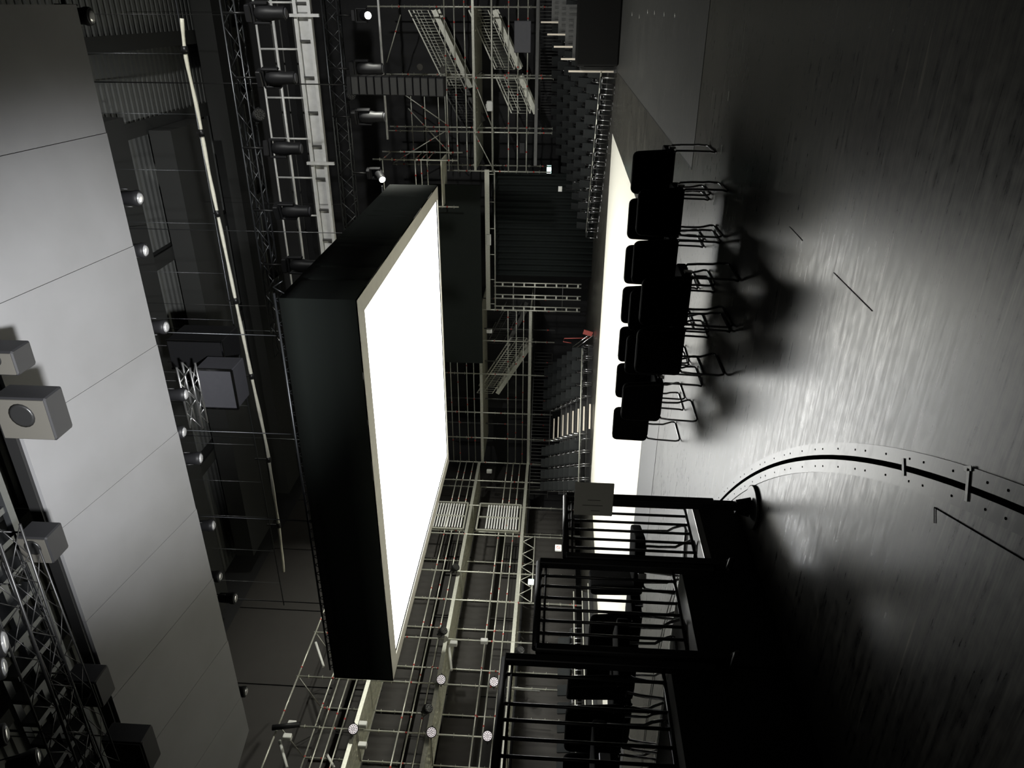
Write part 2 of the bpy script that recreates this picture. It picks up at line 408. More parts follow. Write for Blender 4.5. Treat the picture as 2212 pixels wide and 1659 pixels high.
# ladder-like cable tray running along the near edge
ct = thing('cable_tray', 'black slotted cable tray running along the near edge of the reflector', 'cable tray')
b = MB()
for dy, dz in ((0, 0), (-.35, .12), (-.7, .24)): b.box(-14, -.3, 6.95+dy-.05, 6.95+dy+.05, 8.12+dz, 8.2+dz)
b.build('rail', truss_m, ct)
b = MB(); X = -.4
while X > -14: b.box(X-.04, X+.04, 6.2, 6.98, 8.14, 8.36); X -= .42
b.build('rung', truss_m, ct)

# ------------------------------------------------------------------ truss, pipes
def truss(name, label, p, q, w_=.3, h_=.3, rr=.022, m=truss_m, up=Vector((0, 0, 1)), step=.5):
    p, q = Vector(p), Vector(q); d = (q-p); Ln = d.length; d.normalize(); sd = d.cross(up).normalized(); u = sd.cross(d)
    t = thing(name, label, 'truss')
    cs = [sd*w_/2*i+u*h_/2*j for i, j in ((-1, -1), (1, -1), (1, 1), (-1, 1))]
    for c in cs: MB().tube([p+c, q+c], rr, 8).build('chord', m, t)
    b = MB(); n_ = max(2, int(Ln/step))
    for k in range(n_):
        a0 = p+d*Ln*k/n_; a1 = p+d*Ln*(k+1)/n_
        for i in range(4):
            c0, c1 = cs[i], cs[(i+1) % 4]
            b.tube([a0+(c0 if k % 2 else c1), a1+(c1 if k % 2 else c0)], rr*.5, 5)
    b.build('bracing', m, t)
    for k in (.12, .85):
        a0 = p+d*Ln*k; MB().tube([(a0.x, a0.y, a0.z+h_/2), (a0.x, a0.y, ZC+.1)], .008, 5).build('hanging_cable', blackm, t)
    return t
T1a, T1b = at(486, 34, 1, 20), at(515, 34, 1, 20)
zt = (T1a.z+T1b.z)/2
truss('lighting_truss', 'dark truss carrying five moving heads, in front of the steel catwalk', (1.0, 20, zt), (-9.5, 20, zt), .35, T1a.z-T1b.z, .025)
T2a, T2b = at(703, 60, 1, 28), at(735, 60, 1, 28); zt2 = (T2a.z+T2b.z)/2
truss('lighting_truss', 'dark truss behind the line array with four moving heads hanging', (.8, 28, zt2), (-8.2, 28, zt2), .4, T2a.z-T2b.z, .025)
# white wrapped pipe
wp = thing('wrapped_pipe', 'long pale wrapped pipe hung from the roof across the hall', 'pipe')
Z0 = at(500, 600, 1, 20).z
way = [at(x, y, 1, 20) for x, y in ((393, 40), (402, 125), (428, 245), (451, 370), (474, 480), (500, 605), (527, 735), (547, 830), (575, 960), (589, 1050), (604, 1150), (613, 1235))]
pts = []
for k in range(67):                                # smooth run through the hanging points
    u = k/6; i_ = min(int(u), 10); f_ = u-i_
    p = [way[max(0, min(11, i_+q))] for q in (-1, 0, 1, 2)]
    c = .5*((2*p[1])+(p[2]-p[0])*f_+(2*p[0]-5*p[1]+4*p[2]-p[3])*f_**2+(3*p[1]-p[0]-3*p[2]+p[3])*f_**3)
    pts.append(c)
MB().tube(pts, [.048+.007*math.sin(k*1.3) for k in range(67)], 10).build('sleeve', white_wrap, wp)
Z0 += .02
MB().tube([(.6, 20, Z0+.16), (-19.6, 20, Z0+.16)], .02, 8).build('carrier_pipe', truss_m, wp)
for k in range(7):
    c = pts[5+k*9]; X = c.x; b = MB(); b.lathe([(.075, -.09), (.075, .09)], 12, Matrix.Translation((X, 20, c.z)) @ Matrix.Rotation(rad(90), 4, 'Y')); b.box(X-.02, X+.02, 19.98, 20.02, min(c.z, Z0+.1), Z0+.25)
    b.build('clamp', blackm, wp)
b = MB()
for k in range(14): b.tube([(.3-1.45*k, 20, Z0+.16), (.3-1.45*k, 20, ZC-.02)], .008, 5)
b.build('wires', truss_m, wp)

# ------------------------------------------------------------------ catwalk, bright steel
Yc = 28; zc0 = at(668, 0, 1, Yc).z; zc1 = at(632, 0, 1, Yc).z
cw = thing('catwalk', 'bright grey steel catwalk with ribbed side beam and railing, high up', 'catwalk')
b = MB(); b.box(-14, 1.5, Yc, Yc+1.2, zc1-.12, zc1-.04); b.build('deck', galv, cw)
b = MB(); b.box(-14, 1.5, Yc+.06, Yc+.1, zc0, zc1); b.box(-14, 1.5, Yc-.1, Yc+.12, zc0-.03, zc0+.08); b.box(-14, 1.5, Yc-.1, Yc+.12, zc1-.12, zc1); b.build('side_beam', galv, cw)
b = MB(); X = 1.2
while X > -14: b.box(X-.03, X+.03, Yc-.09, Yc+.1, zc0, zc1); X -= 1.18
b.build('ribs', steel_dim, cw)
zr1, zr2 = at(597, 100, 1, Yc).z, at(560, 100, 1, Yc).z
for z, r_ in ((zr1, .05), (zr2, .04)): MB().tube([(1.5, Yc, z), (-14, Yc, z)], r_, 8).build('guard_rail', galv, cw)
for yy in (5, 106, 211, 299, 383, 464):
    X = at(600, yy, 1, Yc).x; MB().tube([(X, Yc, zc1), (X, Yc, zr2)], .035, 8).build('post', galv, cw)
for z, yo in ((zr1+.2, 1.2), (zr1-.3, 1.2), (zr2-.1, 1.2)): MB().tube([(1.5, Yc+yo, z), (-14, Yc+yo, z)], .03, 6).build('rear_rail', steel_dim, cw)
for yy in (33, 350):
    X = at(650, yy, 1, Yc).x; b = MB(); b.box(X-.05, X+.05, Yc-.25, Yc-.13, zc0-.35, zc1+.1); b.build('hanger', galv, cw)

# ------------------------------------------------------------------ moving heads, pars, fresnels
def moving_head(name, label, cat, scale=1., lit=False, grp=None):
    t = thing(name, label, cat, group=grp)
    s = scale
    b = MB(); b.box(-.16*s, .16*s, -.12*s, .12*s, -.16*s, -.04*s, bev=.02*s); b.build('base', blackp, t); b = MB(); b.tube([(0, 0, -.05*s), (0, 0, .43*s)], .025*s); b.build('clamp', blackm, t)
    b = MB(); b.box(-.2*s, -.15*s, -.06*s, .06*s, -.5*s, -.16*s, bev=.012); b.box(.15*s, .2*s, -.06*s, .06*s, -.5*s, -.16*s, bev=.012); b.box(-.2*s, .2*s, -.06*s, .06*s, -.2*s, -.15*s, bev=.012); b.build('yoke', blackp, t)
    b = MB(); b.lathe([(.04*s, -.2*s), (.11*s, -.24*s), (.14*s, -.34*s), (.145*s, -.5*s), (.12*s, -.62*s), (.125*s, -.8*s), (.115*s, -.82*s)], 18); b.build('head', blackp, t)
    hd = [c for c in t.children if c.name.startswith('head')][0]
    b = MB(); b.lathe([(.1*s, -.822*s), (.09*s, -.835*s), (.03*s, -.84*s)], 18); b.build('lens', glow if lit else boxgrey, hd)
    if lit:
        R_ = Matrix.Rotation(rad(-62), 4, 'X'); pv = Vector((0, 0, -.42*s)); hd.matrix_local = Matrix.Translation(pv) @ R_ @ Matrix.Translation(-pv)
    return t
def place_head(x, y, Y, label, lit=False, s=1., grp=None, src=[None, None], tilt=0):
    p = at(x, y, 1, Y)
    i = 1 if lit else 0
    if src[i] is None: src[i] = moving_head('moving_head_lamp', label, 'moving head lamp', 1., lit, grp); o = src[i]; o.location = p
    else: o = dup(src[i], p, 0, label, grp)
    o.scale = (s, s, s); o.rotation_euler = (tilt, 0, random.uniform(-.4, .4))
    return o
for (x, y), wd in zip(((528, 28), (553, 168), (568, 320), (590, 455), (608, 572)), ('rightmost', 'second from the right', 'middle', 'second from the left', 'leftmost')):
    place_head(x, y, 19.825, 'black moving head hanging from the front dark truss, %s in the hall' % wd, s=1.25)
for x, y, wd in ((752, 148, 'black unlit moving head directly above the line array on the rear truss'), (757, 252, 'black unlit moving head left of the line array on the rear truss')):
    place_head(x, y, 27.8, wd, s=1.5)
hl = [(757, 33, 'glowing moving head at the far right end of the rear truss'), (790, 374, 'glowing moving head on the rear truss near the light box corner')]
for x, y, wd in hl:
    o = place_head(x, y, 27.8, wd, lit=True, s=1.15)
def par(label, loc, face, lit, src=[None, None], grp=None, s=1.):
    i = 1 if lit else 0
    if src[i] is None:
        t = thing('par_lamp', label, 'par lamp', group=grp)
        b = MB(); b.lathe([(.05, .2), (.11, .17), (.13, .05), (.14, -.02), (.13, -.03)], 18); b.build('housing', blackp, t)
        b = MB(); b.lathe([(.118, -.031), (.115, -.04)], 20); lf = b.build('lens', parglow if lit else boxdark, t)
        b = MB()
        for r_, n_ in ((0, 1), (.045, 6), (.09, 11)):
            for k in range(n_):
                a = 2*math.pi*k/n_; b.lathe([(.016, -.0405), (.014, -.05)], 7, Matrix.Translation((r_*math.cos(a), r_*math.sin(a), 0)))
        b.build('cells', boxgrey if lit else chrome2, lf)
        b = MB(); b.tube([(-.16, 0, .02), (-.17, 0, .28), (.17, 0, .28), (.16, 0, .02)], .012, 6); b.tube([(0, 0, .28), (0, 0, .36)], .03, 6); b.build('yoke', blackm, t)
        src[i] = t; o = t
    else: o = dup(src[i], (0, 0, 0), 0, label, grp)
    d = Vector(face).normalized()
    o.rotation_mode = 'QUATERNION'; o.rotation_quaternion = (-d).to_track_quat('Z', 'Y'); o.location = loc; o.scale = (s, s, s)
    return o
XS = -21.5
par('small unlit par lamp between two moving heads on the front truss', at(560, 248, 1, 19.825), (.3, -.7, -.7), False, s=1.2)
par('small unlit par lamp above the line array on the rear truss', at(758, 205, 1, 27.8), (.3, -.7, -.6), False, s=1.3)
for x, y, wd in ((763, 1575, 'uppermost of the five lit par lamps on the left scaffold'), (932, 1582, 'lit par lamp at middle deck height, nearer the camera end of the left scaffold'),
                 (1053, 1590, 'lit par lamp at lowest height, nearest end of the left scaffold'), (953, 1468, 'lit par lamp at middle deck height beside the light box corner'),
                 (1067, 1473, 'lit par lamp below the middle deck, farther along the left scaffold')):
    p = at(x, y, 0, XS+.35); par(wd, p, EYE-p+Vector((3, 0, 1)), True, s=1.25)
for x, y, wd in ((985, 1225, 'unlit par lamp on the left scaffold farthest from the camera'), (958, 1362, 'unlit par lamp on the left scaffold below the light box edge'), (925, 1530, 'unlit par lamp between lit ones on the middle rail of the left scaffold'), (1125, 1405, 'unlit par lamp low on the left scaffold behind the guard rail')):
    p = at(x, y, 0, XS+.35); par(wd, p, Vector((1, -.3, -.8)), False, s=1.2)
def fresnel(label, loc, rz, tilt, src=[None]):
    if src[0] is None:
        t = thing('spotlight', label, 'spotlight', group='spotlights behind the reflector')
        b = MB(); b.lathe([(.05, .3), (.1, .26), (.11, .05), (.125, 0), (.12, -.06), (.105, -.07)], 18); b.build('housing', blackp, t)
        b = MB(); b.lathe([(.098, -.071), (.06, -.088), (.02, -.092)], 18); b.build('lens', glass, t)
        b = MB(); b.tube([(-.14, 0, .1), (-.15, 0, .42), (.15, 0, .42), (.14, 0, .1)], .012, 6); b.tube([(0, 0, .42), (0, 0, 1.5)], .015, 6); b.build('yoke', blackm, t)
        src[0] = t; o = t
    else: o = dup(src[0], loc, rz, label)
    o.location = loc; o.rotation_euler = (tilt, 0, rz); return o
FR = [(300, 428, 'second from the right end'), (312, 541, 'third from the right end'), (357, 706, 'right of the hung cabinets'), (400, 852, 'in front of the hung cabinets'), (396, 933, 'just left of the hung cabinets'), (432, 990, 'at the middle of the reflector edge'), (460, 1135, 'above the pale pipe end'), (475, 1245, 'fourth from the left'), (508, 1292, 'lowest hanging, near the left part'), (531, 1494, 'leftmost by the chamfered corner'), (193, 35, 'rightmost, at the reflector corner')]
for x, y, wd in FR:
    fresnel('black spotlight peeking below the reflector far edge, '+wd, at(x-6, y, 1, 11.35), random.uniform(-.5, .5), random.uniform(-.05, .12))
b = MB(); b.tube([(1, 11.35, 8.66), (-15, 11.35, 8.66)], .03, 8)
tag(b.build('lamp_bar', truss_m), 'black pipe behind the reflector that carries the spotlights', 'pipe')

# hung cabinets behind the reflector
def cabinet(name, p0, p1, Y0, Y1, m, label):
    a = at(*p0, 1, Y0); c = at(*p1, 1, Y0)
    t = thing(name, label, 'cabinet')
    b = MB(); b.box(min(a.x, c.x), max(a.x, c.x), Y0, Y1, min(a.z, c.z), max(a.z, c.z), bev=.02); b.build('body', m, t)
    x0, x1, z0, z1 = min(a.x, c.x), max(a.x, c.x), min(a.z, c.z), max(a.z, c.z)
    b = MB(); b.bar((x0, Y0-.01, z0), (x1, Y0-.01, z0), .05, .05); b.bar((x0, Y0-.01, z0), (x0, Y0-.01, z1), .05, .05); b.bar((x1, Y0-.01, z0), (x1, Y0-.01, z1), .05, .05)
    b.build('edge_frame', chrome, t)
    MB().tube([((x0+x1)/2, (Y0+Y1)/2, z1-.02), ((x0+x1)/2, (Y0+Y1)/2, ZC+.1)], .012, 6).build('hanging_cable', blackm, t)
    return t
cabinet('hung_cabinet', (372, 795), (478, 738), 18, 19.1, blackp, 'black open cabinet hung behind the reflector, right one')
cabinet('hung_cabinet', (437, 880), (500, 800), 17, 17.8, boxgrey, 'grey faced cabinet hung behind the reflector, left one')
p, q = at(385, 788, 1, 16.5), at(415, 918, 1, 16.5)
truss('short_truss', 'short bright aluminium truss beside the hung cabinets', (p.x, 16.5, p.z-.2), (q.x, 16.5, p.z-.2), .3, .34, .03, alu, step=.36)

# things near the reflector's near edge
def near_speaker(corners, Y, label, face):
    a, c = at(*corners[0], 1, Y), at(*corners[1], 1, Y)
    x0, x1, z0, z1 = min(a.x, c.x), max(a.x, c.x), min(a.z, c.z), max(a.z, c.z)
    t = thing('hanging_speaker', label, 'speaker')
    b = MB(); b.box(x0, x1, Y, Y+.3, z0, z1, bev=.015); b.build('cabinet', blackp, t)
    b = MB(); b.tube([((x0+x1)/2, Y+.3, z1-.01), ((x0+x1)/2, Y+.3, ZC+.1)], .012, 6); b.build('cable', blackm, t)
    b = MB(); b.box(x0+.02, x1-.02, Y-.012, Y, z0+.02, z1-.02); b.build('baffle', face, t)
    b = MB(); b.lathe([(min(x1-x0, z1-z0)*.28, 0), (min(x1-x0, z1-z0)*.22, .01)], 18, Matrix.Translation(((x0+x1)/2+.05, Y-.013, (z0+z1)/2)) @ Matrix.Rotation(rad(90), 4, 'X')); b.build('driver', blackm, t)
    return t
near_speaker(((-40, 810), (24, 760)), 6.6, 'small pale fronted speaker at the top edge above the reflector', speakerw)
near_speaker(((10, 948), (95, 862)), 6.4, 'larger speaker with grey side at the reflector near edge', speakerw)
near_speaker(((52, 1215), (98, 1163)), 6.3, 'black speaker with pale front on the cable tray, middle', speakerw)
near_speaker(((155, 1525), (205, 1475)), 6.3, 'black speaker with pale front on the cable tray, left', speakerw)
near_speaker(((240, 1665), (305, 1606)), 6.3, 'black speaker at the left end of the cable tray', blackp)
truss('front_truss', 'dark truss overhead at the top left with hanging lamps', tuple(at(-10, 1150, 1, 5.2)), tuple(at(165, 1650, 1, 5.2)), .28, .28, .012, blackm, step=.34)
truss('front_truss', 'lower dark truss next to the cable tray at the top left', tuple(at(45, 1200, 1, 5.8)), tuple(at(225, 1660, 1, 5.8)), .22, .26, .010, blackm, step=.4)
for x, y, s_, wd in ((0, 1392, 1.1, 'bright glass spotlight at the picture corner by the front truss'), (4, 1445, .9, 'spotlight next to the bright one at the front truss'), (10, 1590, .9, 'spotlight with warm lens at the front truss end'), (82, 1638, .75, 'small spotlight at the very left of the front truss')):
    p = at(x-12, y, 1, 4.6); o = fresnel(wd, p, 0, .5); o.scale = (s_, s_, s_); o['group'] = 'spotlights at the front truss'

# ------------------------------------------------------------------ line array
la = thing('line_array', 'tall black column of stacked speakers hanging left of the right scaffold', 'speaker array')
a = at(758, 185, 1, 24); c = at(962, 185, 1, 24)
N = 12
for k in range(N):
    t0 = k/N; z1 = a.z+(c.z-a.z)*t0; z0 = a.z+(c.z-a.z)*(k+1)/N
    off = -.35*(t0**2)
    cx = at(860, 186, 1, 24).x
    b = MB(); b.box(cx-.27, cx+.27, 24+off, 24.55+off, z0+.008, z1-.008, bev=.015); cab = b.build('cabinet', blackp, la)
    b = MB(); b.box(cx-.24, cx+.24, 23.985+off, 24+off, z0+.03, z1-.03); b.build('grille', boxdark, cab)
b = MB(); b.box(cx-.25, cx+.25, 24, 24.6, a.z, a.z+.12); b.tube([(cx, 24.3, a.z), (cx, 24.3, ZC+.1)], .02, 6); b.build('flying_frame', blackm, la)

# ------------------------------------------------------------------ scaffold galleries
RO = .032
def marks(b, p, q, every=1.0, off=.35):
    p, q = Vector(p), Vector(q); d = q-p; L_ = d.length
    if L_ < .3: return
    d.normalize(); k = off
    while k < L_-.1:
        b.tube([p+d*(k-.03), p+d*(k+.03)], RO*1.03, 8, 1); k += every*random.uniform(.9, 1.3)
def pipe(t, name, p, q, mk=0, m=None, r=None):
    b = MB(); b.tube([p, q], r or RO, 8)
    if mk: marks(b, p, q, mk, random.uniform(.3, .8))
    if name == 'standard':                         # rosettes every half metre
        z = math.ceil(min(p[2], q[2])*2)/2
        while z < max(p[2], q[2]): b.lathe([(.075, -.006), (.075, .006)], 8, Matrix.Translation((p[0], p[1], z))); z += .5
    return b.build(name, [m or steel, red], t)
# left gallery: X = XS front row, XS-1.6 back row, running along the hall
PY = [12.3, 14.4, 16.46, 18.5, 20.6, 22.7, 24.4, 26.9, 29.1, 31.2, 32.9]
LV = [2.82, 5.37, 7.84]
gl = thing('scaffold_gallery', 'long three-level scaffold gallery along the left side of the hall', 'scaffold', (0, 0, 0))
XB = XS-1.6
for i, Y in enumerate(PY):
    top = 10.45 if Y < 22 else 9.2
    pipe(gl, 'standard', (XS, Y, .05), (XS, Y, top), 2.5)
    pipe(gl, 'standard', (XB, Y+.02, .05), (XB, Y+.02, 9.75), 2.5)
for z in (3.2, 3.55, 3.86, 5.65, 6.02, 6.34, 8.24, 8.55, 8.88):
    if z > 7: Ys = [y_ for y_ in PY if y_ < 30]
    else: Ys = PY
    for i in range(len(Ys)-1): pipe(gl, 'guard_rail', (XS+.03, Ys[i], z), (XS+.03, Ys[i+1], z), 1.9, r=.026)
for i in range(4): pipe(gl, 'top_rail', (XS, PY[i], 10.39), (XS, PY[i+1], 10.39), 1.9)
pipe(gl, 'top_rail', (XS, PY[4], 10.39), (XS, PY[5]+.4, 10.39), 1.9)
pipe(gl, 'top_rail', (XB, PY[0], 9.72), (XB, PY[-1], 9.72), 1.9)
for i in range(6): pipe(gl, 'brace', (XS, PY[i], 10.39), (XB, PY[i], 9.72), r=.02)
for z in LV:
    for i in range(len(PY)-1):
        b = MB(); y0, y1 = PY[i]+.03, PY[i+1]-.03
        for k in range(5):
            x0 = XB+.04+k*.315; b.box(x0, x0+.295, y0, y1, z-.05, z)
            for q_ in range(int((y1-y0)/.22)): b.box(x0+.1, x0+.13, y0+.1+q_*.22, y0+.2+q_*.22, z-.062, z-.05)
        b.build('deck_boards', deckm, gl)
    b = MB(); b.bar((XS, PY[0], z-.02), (XS, PY[-1], z-.02), .05, .14); b.bar((XB, PY[0], z-.02), (XB, PY[-1], z-.02), .05, .2); b.build('ledger', steel, gl)
for z in LV:
    for Y in PY[:-1:2]: pipe(gl, 'transom', (XS, Y, z-.1), (XB, Y, z-.1), r=.024)
b = MB()
for i in range(3):                                 # ladder beam (lattice girder) under the lowest deck
    pass
# lattice girder between the middle posts
y0, y1 = PY[5], PY[7]
b.tube([(XS+.05, y0, 2.72), (XS+.05, y1, 2.72)], .028, 8); b.tube([(XS+.05, y0, 2.2), (XS+.05, y1, 2.2)], .028, 8)
n_ = 10
for k in range(n_):
    b.tube([(XS+.05, y0+(y1-y0)*k/n_, 2.72 if k % 2 else 2.2), (XS+.05, y0+(y1-y0)*(k+1)/n_, 2.2 if k % 2 else 2.72)], .018, 6)
b.build('lattice_girder', steel, gl)
# louvred doors standing in the bay between two posts, facing the stage
for z0, z1, nm in ((2.95, 4.9, 'lower'), (5.5, 7.5, 'upper')):
    dd = thing('louvre_door', 'grey framed louvre door on the left scaffold, %s one' % nm, 'louvre door', (XS+.12, 27.1, 0))
    b = MB()
    for a_, c_ in (((0, 0, z0), (0, 0, z1)), ((0, 2.0, z0), (0, 2.0, z1)), ((0, 0, z0), (0, 2, z0)), ((0, 0, z1), (0, 2, z1)), ((0, .95, z0), (0, .95, z1))): b.bar(a_, c_, .07, .07)
    b.build('frame', steel, dd)
    b = MB(); k = z0+.12
    while k < z0+1.6: b.box(-.01, .02, .1, 1.9, k, k+.06); k += .125
    b.build('slats', galv, dd)
# brown-grey cloths hung inside the bays
for z0, z1 in ((.3, 2.6), (3.95, 5.2), (6.45, 7.7), (8.95, 9.6)):
    for i in range(3):
        b = MB(); Y0 = PY[i*3]+.05; Y1 = PY[min(i*3+3, 10)]-.05
        n_ = 60; vs = []
        for k in range(n_+1):
            Y = Y0+(Y1-Y0)*k/n_; xo = XB-.07+.025*math.sin(k*1.7)+.01*math.sin(k*.6)
            vs += [(xo, Y, z0), (xo, Y, z1), (xo-.01, Y, z1), (xo-.01, Y, z0)]
        b.add(vs, [[k*4+q_, k*4+(q_+1) % 4, k*4+4+(q_+1) % 4, k*4+4+q_] for k in range(n_) for q_ in range(4)], 0, True)
        tag(b.build('backing_cloth', wallp), 'dark brown-grey cloth hung behind the left scaffold, %s %s bay' % ({.3: 'ground level', 3.95: 'first level', 6.45: 'second level', 8.95: 'top level'}[z0], ('near', 'middle', 'far')[i]), 'cloth')

# fluorescent sticks and boxes on the left scaffold
for k, (x0, y0, x1, y1, wd) in enumerate(((682, 1388, 699, 1440, 'top deck near the light box'), (604, 1600, 620, 1659, 'top rail at the picture edge'), (706, 1630, 722, 1659, 'second deck at the picture edge'), (970, 1395, 975, 1448, 'middle deck by the lit par'), (1104, 1486, 1166, 1492, 'lowest deck pointing down'))):
    a, c = at(x0, y0, 0, XS-.3), at(x1, y1, 0, XS-.3)
    tag(MB().tube([a, c], .05, 8).build('tube_light', whitem), 'unlit white tube light fixed under the '+wd, 'tube light')
for x, y, wd in ((631, 1564, 'upper level near end'), (621, 1592, 'upper level beside the black lamp'), (784, 1565, 'second deck beside a lit par'), (980, 1390, 'middle deck below the light box'), (783, 1610, 'second deck edge'), (1046, 1385, 'end of third deck'), (1057, 1018, 'far corner at deck height'), (1057, 715, 'back gallery beam, left of the black screen'), (1057, 229, 'right scaffold deck pole')):
    ax, v = (0, XS+.1) if y > 1050 else (1, 32.8)
    p = at(x, y, ax, v)
    tag(MB().box(p.x-.09, p.x+.09, p.y-.09, p.y+.09, p.z-.14, p.z+.14, bev=.02).build('junction_box', whitem), 'small white junction box on the scaffold, '+wd, 'junction box')
tag(MB().tube([at(588, 1572, 0, XS+.2), at(648, 1565, 0, XS+.2)], .09, 10).build('black_lamp_tube', blackp), 'black tubular lamp clamped on the top rail of the left scaffold', 'lamp')

# back gallery left part, Y = 32.9
YG = 32.9
gb = thing('scaffold_gallery', 'scaffold gallery across the back, between the left gallery and the black screen', 'scaffold')
PX = [-12.9, -14.5, -16.3, -18.5, -20.0]
for X in PX:
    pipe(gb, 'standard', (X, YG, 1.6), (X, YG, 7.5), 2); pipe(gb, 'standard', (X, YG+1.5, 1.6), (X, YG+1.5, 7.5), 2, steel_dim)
for z in (3.1, 3.45, 3.85, 5.55, 5.9, 6.35, 6.7): pipe(gb, 'guard_rail', (-12.9, YG, z), (XS, YG, z), 1.9, r=.022)
for z in (2.8, 5.2):
    b = MB()
    for k in range(10): b.box(XS, -12.9, YG+.05+k*.3, YG+.33+k*.3, z-.05, z)
    b.build('deck_boards', deckm, gb); MB().bar((XS, YG, z-.02), (-12.9, YG, z-.02), .05, .14).build('ledger', steel, gb)
# long girder continuing to the right scaffold
b = MB(); b.bar((-12.9, YG, 4.78), (-6.4, YG, 4.78), .1, .2); b.tube([(-12.9, YG, 4.45), (-6.4, YG, 4.45)], .03, 8)
for k in range(6): b.tube([(-12.6+k*1.2, YG, 4.7), (-12.6+k*1.2, YG, 4.45)], .02, 6)
tag(b.build('curtain_girder', steel), 'pale steel girder over the black curtain at the back', 'girder')

# three ladder frames standing left of the curtain
for i, x0 in enumerate((615, 641, 666)):
    X = at(1100, x0, 1, YG).x; t = thing('ladder_frame', 'narrow upright scaffold frame left of the back curtain, %s of three' % ('right', 'middle', 'left')[i], 'scaffold frame', (X, YG, 0))
    b = MB(); b.tube([(-.08, 0, .45), (-.08, 0, 4.5)], .03, 8); b.build('standard', steel, t)
    b = MB(); b.tube([(.1, 0, .45), (.1, 0, 4.5)], .03, 8); b.build('standard', steel, t)
    b = MB(); z = .6
    while z < 4.5: b.bar((-.08, 0, z), (.1, 0, z), .04, .07); z += .5
    b.build('rungs', steel, t)
b = MB()
for z in (1.3, 2.6, 3.6): b.tube([(-11.6, YG, z), (-12.9, YG, z)], .02, 6)
tag(b.build('cross_pipes', steel_dim), 'thin cross pipes linking the three ladder frames', 'pipe')

# stair flights: open steel stairs with baluster railings
def stairs(x0, z0, x1, z1, Y, label, m=steel, wd=1.0, rail=.95):
    t = thing('steel_stairs', label, 'stairs')
    for yy in (Y, Y+wd): MB().bar((x0, yy, z0-.1), (x1, yy, z1-.1), .05, .2).build('stringer', m, t)
    n_ = max(3, int(abs(z1-z0)/.2)); b = MB()
    for k in range(n_):
        X = x0+(x1-x0)*(k+.5)/n_; z = z0+(z1-z0)*(k+.5)/n_; s_ = abs(x1-x0)/n_/2
        b.box(X-s_, X+s_, Y+.02, Y+wd-.02, z, z+.03); b.box(X+s_-.02, X+s_, Y-.03, Y+.02, z-.1, z+.12)
    b.build('treads', m, t)
    for yy in (Y, Y+wd):
        b = MB(); b.bar((x0, yy, z0+rail), (x1, yy, z1+rail), .04, .05); b.bar((x0, yy, z0+.15), (x1, yy, z1+.15), .03, .03); b.bar((x0, yy, z0+.62), (x1, yy, z1+.62), .02, .02)
        n2 = int(abs(x1-x0)/.115)
        for k in range(n2+1):
            X = x0+(x1-x0)*k/n2; z = z0+(z1-z0)*k/n2; b.tube([(X, yy, z+.15), (X, yy, z+rail)], .011, 5)
        b.build('railing', m, t)
    return t
def st2(p0, p1, Y, label, m=steel, **k):
    a, c = at(*p0, 1, Y), at(*p1, 1, Y); return stairs(a.x, a.z, c.x, c.z, Y, label, m, **k)
st2((932, 22), (1012, 190), 34.2, 'upper steel stair flight behind the right scaffold')
st2((985, 160), (1040, 262), 35.2, 'dim steel stair flight in the shade left of the upper flight', steel_dim)  # shade put into the colour by using the darker steel
st2((1062, 22), (1118, 150), 34.2, 'lower steel stair flight right of the middle post, right scaffold')
st2((1118, 165), (1152, 245), 34.2, 'lowest steel stair flight left of the middle post, right scaffold')
st2((1143, 744), (1070, 850), 34.0, 'steel stair flight rising left behind the back gallery', wd=.8)
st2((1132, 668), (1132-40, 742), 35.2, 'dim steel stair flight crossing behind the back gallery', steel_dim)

# right scaffold
PXR = [-.1, -2.7, -4.85, -6.47]
gr = thing('scaffold_tower', 'three-bay scaffold with railings and stairs at the back right', 'scaffold')
for i, X in enumerate(PXR+[2.2]):
    pipe(gr, 'standard', (X, YG, 2.0), (X, YG, 9.5 if X > -1 else 6.5), 1.4)
    pipe(gr, 'standard', (X, YG+1.3, 2.0), (X, YG+1.3, 9.2), 1.4)
XX = [2.2]+PXR
for z in (6.42, 6.03, 5.62, 3.84, 3.46, 3.07):
    for i in range(4): pipe(gr, 'guard_rail', (XX[i], YG-.02, z), (XX[i+1], YG-.02, z), 1.5, r=.026)
for i in range(1, 3): pipe(gr, 'brace', (XX[i+1]+.0, YG-.05, 5.3), (XX[i+2], YG-.05, 4.45), 1.2, r=.022)
for i in range(1, 4):
    b = MB()
    for k in range(10): b.box(XX[i+1]+.04, XX[i]-.04, YG+.05+k*.32, YG+.35+k*.32, 5.25, 5.31)
    for k in range(int((XX[i]-XX[i+1])/.2)): b.box(XX[i+1]+.1+k*.2, XX[i+1]+.16+k*.2, YG+.6, YG+.64, 5.235, 5.25)
    b.build('deck_boards', deckm, gr)
b = MB(); b.bar((2.2, YG, 5.28), (-6.47, YG, 5.28), .06, .1); b.build('ledger', steel, gr)
b = MB(); b.tube([(2.2, YG-.06, 4.52), (-6.47, YG-.06, 4.52)], .045, 8); b.build('ledger', steel, gr)
b = MB(); b.bar((2.2, YG, 2.68), (-6.2, YG, 2.68), .08, .13); b.build('ledger', steel_dim, gr)
pipe(gr, 'top_rail', (2.2, YG, 9.05), (-5.2, YG, 9.05), 2, galv, r=.05)
for X in (-2.7, -4.85): pipe(gr, 'standard', (X, YG+.1, 6.5), (X, YG+.1, 9.0), 1.4, r=.022)
for z in (8.2, 7.6, 7.0, 6.7): pipe(gr, 'rear_rail', (-2.7, YG+1.3, z), (-6.3, YG+1.3, z), 1.4, steel, r=.022)
